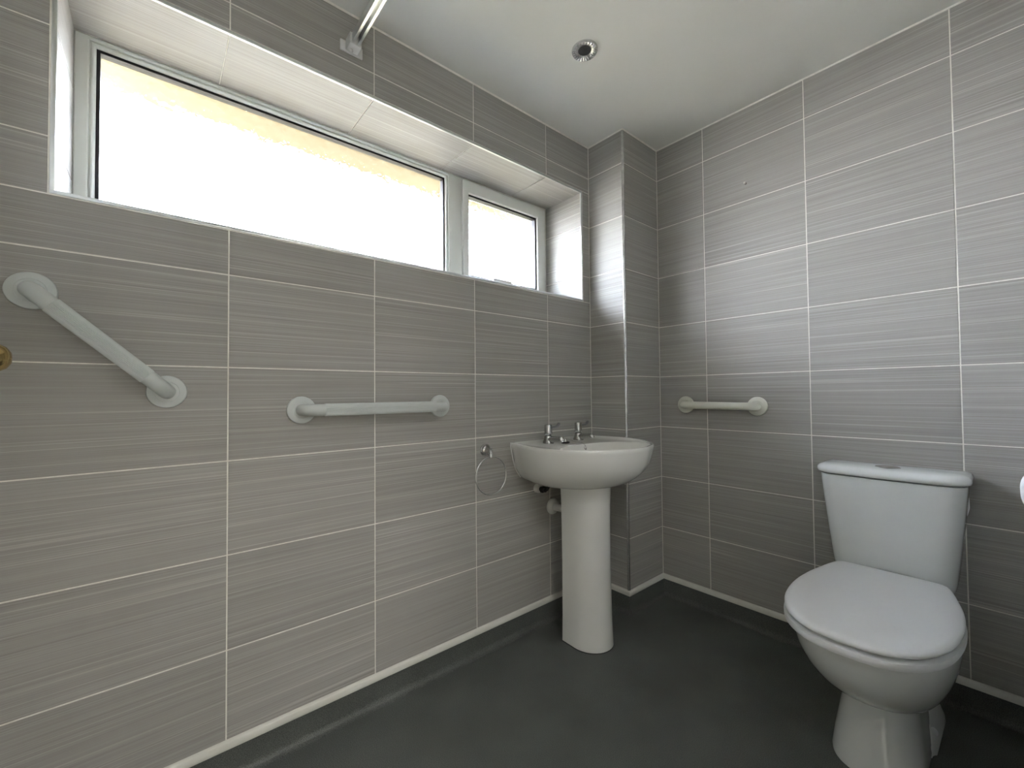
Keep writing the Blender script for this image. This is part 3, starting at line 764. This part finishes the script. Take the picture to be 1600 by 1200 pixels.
# ------------------------------------------------------------------ toilet
def make_toilet():
    cx = 1.093
    t = empty('toilet', (cx, -.3, 0), 'white close-coupled toilet with closed lid against the right of the far wall', 'toilet')
    def P(name, bm, m, angle=45, label=None, parent=None):
        o = from_bm(name, bm, m, None, angle=angle); o.parent = parent or t
        o.matrix_parent_inverse = Matrix.Translation(-t.location)
        if label: o['label'] = label
        return o
    n = 72
    def egg(yb, yf, ym, hw, z, nb=3.0, nf=2.0):
        o = []
        for k in range(n):
            a = 2*PI*k/n; c, s = math.cos(a), math.sin(a)
            e = nb if s > 0 else nf
            x = hw*math.copysign(abs(c)**(2/e), c); y = abs(s)**(2/e)
            o.append((cx + x, ym + (yb-ym)*y if s > 0 else ym - (ym-yf)*y, z))
        return o
    # bowl and foot as one ceramic body
    S = [(0.000, -.10, -.532, -.400, .098, 3.2, 2.6), (.010, -.10, -.532, -.400, .0985, 3.2, 2.6), (.05, -.10, -.515, -.385, .094, 3.0, 2.5), (.10, -.10, -.492, -.37, .087, 2.8, 2.4),
         (.140, -.10, -.478, -.36, .082, 2.7, 2.3), (.165, -.10, -.476, -.36, .083, 2.6, 2.2), (.172, -.09, -.492, -.37, .094, 2.6, 2.2), (.190, -.08, -.530, -.39, .110, 2.5, 2.1), (.215, -.075, -.575, -.41, .126, 2.5, 2.05),
         (.25, -.07, -.625, -.43, .143, 2.5, 2.0), (.29, -.065, -.668, -.44, .157, 2.6, 2.0), (.33, -.06, -.697, -.45, .167, 2.7, 2.0), (.37, -.05, -.714, -.45, .173, 2.9, 2.0), (.388, -.05, -.716, -.45, .1735, 3.0, 2.0), (.394, -.055, -.711, -.45, .170, 3.0, 2.0)]
    bm = bmesh.new(); add_loft(bm, [egg(yb, yf, ym, hw, z, nb, nf) for z, yb, yf, ym, hw, nb, nf in S])
    P('pan', bm, M['ceramic_wc'], 60)
    # trapway flank behind the foot
    def sec(z, hw, y0, y1): return [(cx-hw, y1, z), (cx-hw*.97, y0+.05, z), (cx-hw*.6, y0, z), (cx+hw*.6, y0, z), (cx+hw*.97, y0+.05, z), (cx+hw, y1, z)]
    bm = bmesh.new(); add_loft(bm, [sec(0, .110, -.36, -.10), (sec(.02, .1085, -.355, -.10)), sec(.06, .094, -.345, -.10), sec(.11, .072, -.335, -.10), sec(.16, .050, -.33, -.10), sec(.30, .045, -.32, -.10)])
    bmesh.ops.bevel(bm, geom=[e for e in bm.edges if abs(e.verts[0].co.z-e.verts[1].co.z) > .01], offset=.012, segments=3, affect='EDGES')
    P('trapway', bm, M['ceramic_wc'], 60)
    bm = bmesh.new(); add_lathe(bm, [(.010, 0), (.010, .004), (.006, .008), (.0001, .009)], (1, 0, .5), (cx+.098, -.27, .045), 18); P('floor_fixing_cap', bm, M['seat_plastic'])
    # seat and lid
    half = [(.0, -.176), (.075, -.176), (.118, -.180), (.134, -.196), (.146, -.235), (.160, -.300), (.172, -.365), (.1785, -.440), (.176, -.520), (.163, -.600), (.135, -.668), (.092, -.714), (.045, -.734), (.0, -.738)]
    full = half + [(-x, y) for x, y in reversed(half[1:-1])]
    sp = spline(full, 0)
    base = polar(sp, (0, -.45), 120)
    def lidring(k, z, back=0.0, grow=0.0):
        out = []
        for x, y in base:
            X, Y = x*k, -.45 + (y+.45)*k
            l = math.hypot(x, y+.45); X += grow*x/l; Y += grow*(y+.45)/l
            out.append((cx+X, min(Y, -.176+back), z))
        return out
    bm = bmesh.new(); add_loft(bm, [lidring(.99, .3955, grow=.001), lidring(1, .399, grow=.001), lidring(1, .407, grow=.0015), lidring(1, .4125, grow=0), lidring(1, .4145, grow=-.008)])
    P('seat', bm, M['seat_plastic'], 50)
    bm = bmesh.new(); add_loft(bm, [lidring(.955, .4205), lidring(1, .4222, grow=-.005), lidring(1, .4262, grow=-.001), lidring(1, .4315, grow=-.001), lidring(1, .4362, grow=-.006), lidring(1, .4382, grow=-.018), lidring(.7, .4400), lidring(.3, .4410), lidring(.02, .4413)])
    P('lid', bm, M['seat_plastic'], 50)
    for s in (-1, 1):
        bm = bmesh.new(); add_lathe(bm, [(.0115, -.018), (.0125, -.016), (.0125, .016), (.0115, .018)], (1, 0, 0), (cx+s*.075, -.168, .416), 20); P('hinge', bm, M['seat_plastic'])
    # cistern
    def rrect(hw, yb, yf, z, bow, rc, ox=0):
        pts = []; m_ = 10
        def arc(px, py, a0, a1):
            for k in range(m_+1):
                a = a0 + (a1-a0)*k/m_; pts.append((px + rc*math.cos(a), py + rc*math.sin(a)))
        arc(hw-rc, yf+rc, 0, -PI/2)
        for k in range(1, 12): pts.append(((hw-rc)*(1-2*k/12), yf))
        arc(-hw+rc, yf+rc, -PI/2, -PI)
        rb = .012
        for k in range(5):
            a = PI - PI/2*k/4; pts.append((-hw+rb+rb*math.cos(a), yb-rb+rb*math.sin(a)))
        for k in range(5):
            a = PI/2 - PI/2*k/4; pts.append((hw-rb+rb*math.cos(a), yb-rb+rb*math.sin(a)))
        out = []
        for x, y in pts:
            f_ = (yb-y)/(yb-yf)
            out.append((cx-.007+x, y - bow*max(0, f_)*(1-(x/hw)**2), z))
        return out
    secs = [(.392, .140, -.135), (.398, .148, -.142), (.42, .1515, -.145), (.50, .160, -.149), (.58, .168, -.153), (.66, .1755, -.157), (.720, .180, -.160)]
    bm = bmesh.new(); add_loft(bm, [rrect(hw, -.012, yf, z, .016, .040) for z, hw, yf in secs])
    P('cistern', bm, M['ceramic_wc'], 50)
    L_ = [(.7235, .178, -.158), (.7245, .184, -.165), (.728, .1885, -.1695), (.736, .1895, -.171), (.743, .188, -.169), (.749, .183, -.163), (.7535, .172, -.150), (.7555, .13, -.12), (.757, .06, -.095)]
    bm = bmesh.new(); rg = []
    for z, hw, yf in L_: rg.append(rrect(hw, -.008 if z < .752 else (-.02 if z < .7545 else (-.045 if z < .756 else -.065)), yf, z, .017 if z < .754 else .008, .045 if z < .754 else .02))
    add_loft(bm, rg); P('cistern_lid', bm, M['ceramic_wc'], 50)
    # dual flush button, leaf shaped
    bm = bmesh.new(); pts = []
    for k in range(28):
        a = 2*PI*k/28; c, s = math.cos(a), math.sin(a)
        pts.append((.032*math.copysign(abs(c)**1.7, c), .032*math.copysign(abs(s)**1.7, s)))
    bx, by = 1.088, -.125
    add_loft(bm, [[(bx+x, by+y, .7560) for x, y in pts], [(bx+x, by+y, .7585) for x, y in pts], [(bx+x*.85, by+y*.85, .7605) for x, y in pts], [(bx+x*.3, by+y*.3, .7615) for x, y in pts]])
    b_ = P('flush_button', bm, M['chrome'], 40, 'chrome diamond-shaped flush button')
    # push-fit inlet at the side
    bm = bmesh.new(); add_tube(bm, [(1.250, -.02, .70), (1.2585, -.02, .69), (1.259, -.02, .64), (1.250, -.02, .60)], .004, 12); P('inlet_cap', bm, M['seat_plastic'])
make_toilet()

# ------------------------------------------------------------------ door knob, toilet roll
def knob():
    t = empty('door_knob', (.155, YB+.002, 1.083), 'round polished brass door knob at the left edge of the view', 'door knob')
    bm = bmesh.new(); add_lathe(bm, [(.028, 0), (.029, .003), (.026, .006), (.012, .008), (.0095, .012), (.0095, .030)], (0, 1, 0), (0, 0, 0), 36); from_bm('rose_plate', bm, M['brass'], t, angle=40)
    bm = bmesh.new(); add_lathe(bm, [(.0095, .026), (.017, .031), (.0245, .042), (.0268, .053), (.0255, .064), (.020, .073), (.011, .0785), (.0001, .080)], (0, 1, 0), (0, 0, 0), 40); from_bm('knob', bm, M['brass'], t, angle=60)
knob()
def roll():
    t = empty('toilet_roll', (1.4215, -.50, .786), 'white toilet roll on the right wall, just entering the picture', 'toilet roll')
    bm = bmesh.new(); prof = [(.020, -.05), (.056, -.05), (.0585, -.048), (.0585, .048), (.056, .05), (.020, .05), (.020, -.05)]
    add_lathe(bm, prof, (0, 1, 0), (0, 0, 0), 48, False); from_bm('paper', bm, M['paper'], t, angle=40)
    bm = bmesh.new(); add_lathe(bm, [(.0195, -.051), (.0205, -.051), (.0205, .051), (.0195, .051), (.0195, -.051)], (0, 1, 0), (0, 0, 0), 32, False); from_bm('cardboard_core', bm, M['ground'], t, angle=40)
    h = empty('roll_holder', (XR, -.50, .786), 'chrome arm holding the toilet roll on the right wall', 'roll holder')
    bm = bmesh.new(); add_lathe(bm, [(.024, 0), (.024, .006), (.010, .010), (.008, .012)], (-1, 0, 0), (0, .075, .010), 28)
    from_bm('wall_rose', bm, M['chrome'], h, angle=40)
    bm = bmesh.new(); add_tube(bm, [(-.008, .075, .010), (-.070, .075, .010), (-.0785, .070, .0095), (-.0785, .060, .009), (-.0785, -.062, .009)], .0065, 14)
    from_bm('arm', bm, M['chrome'], h, angle=50)
roll()

bpy.context.view_layer.update()
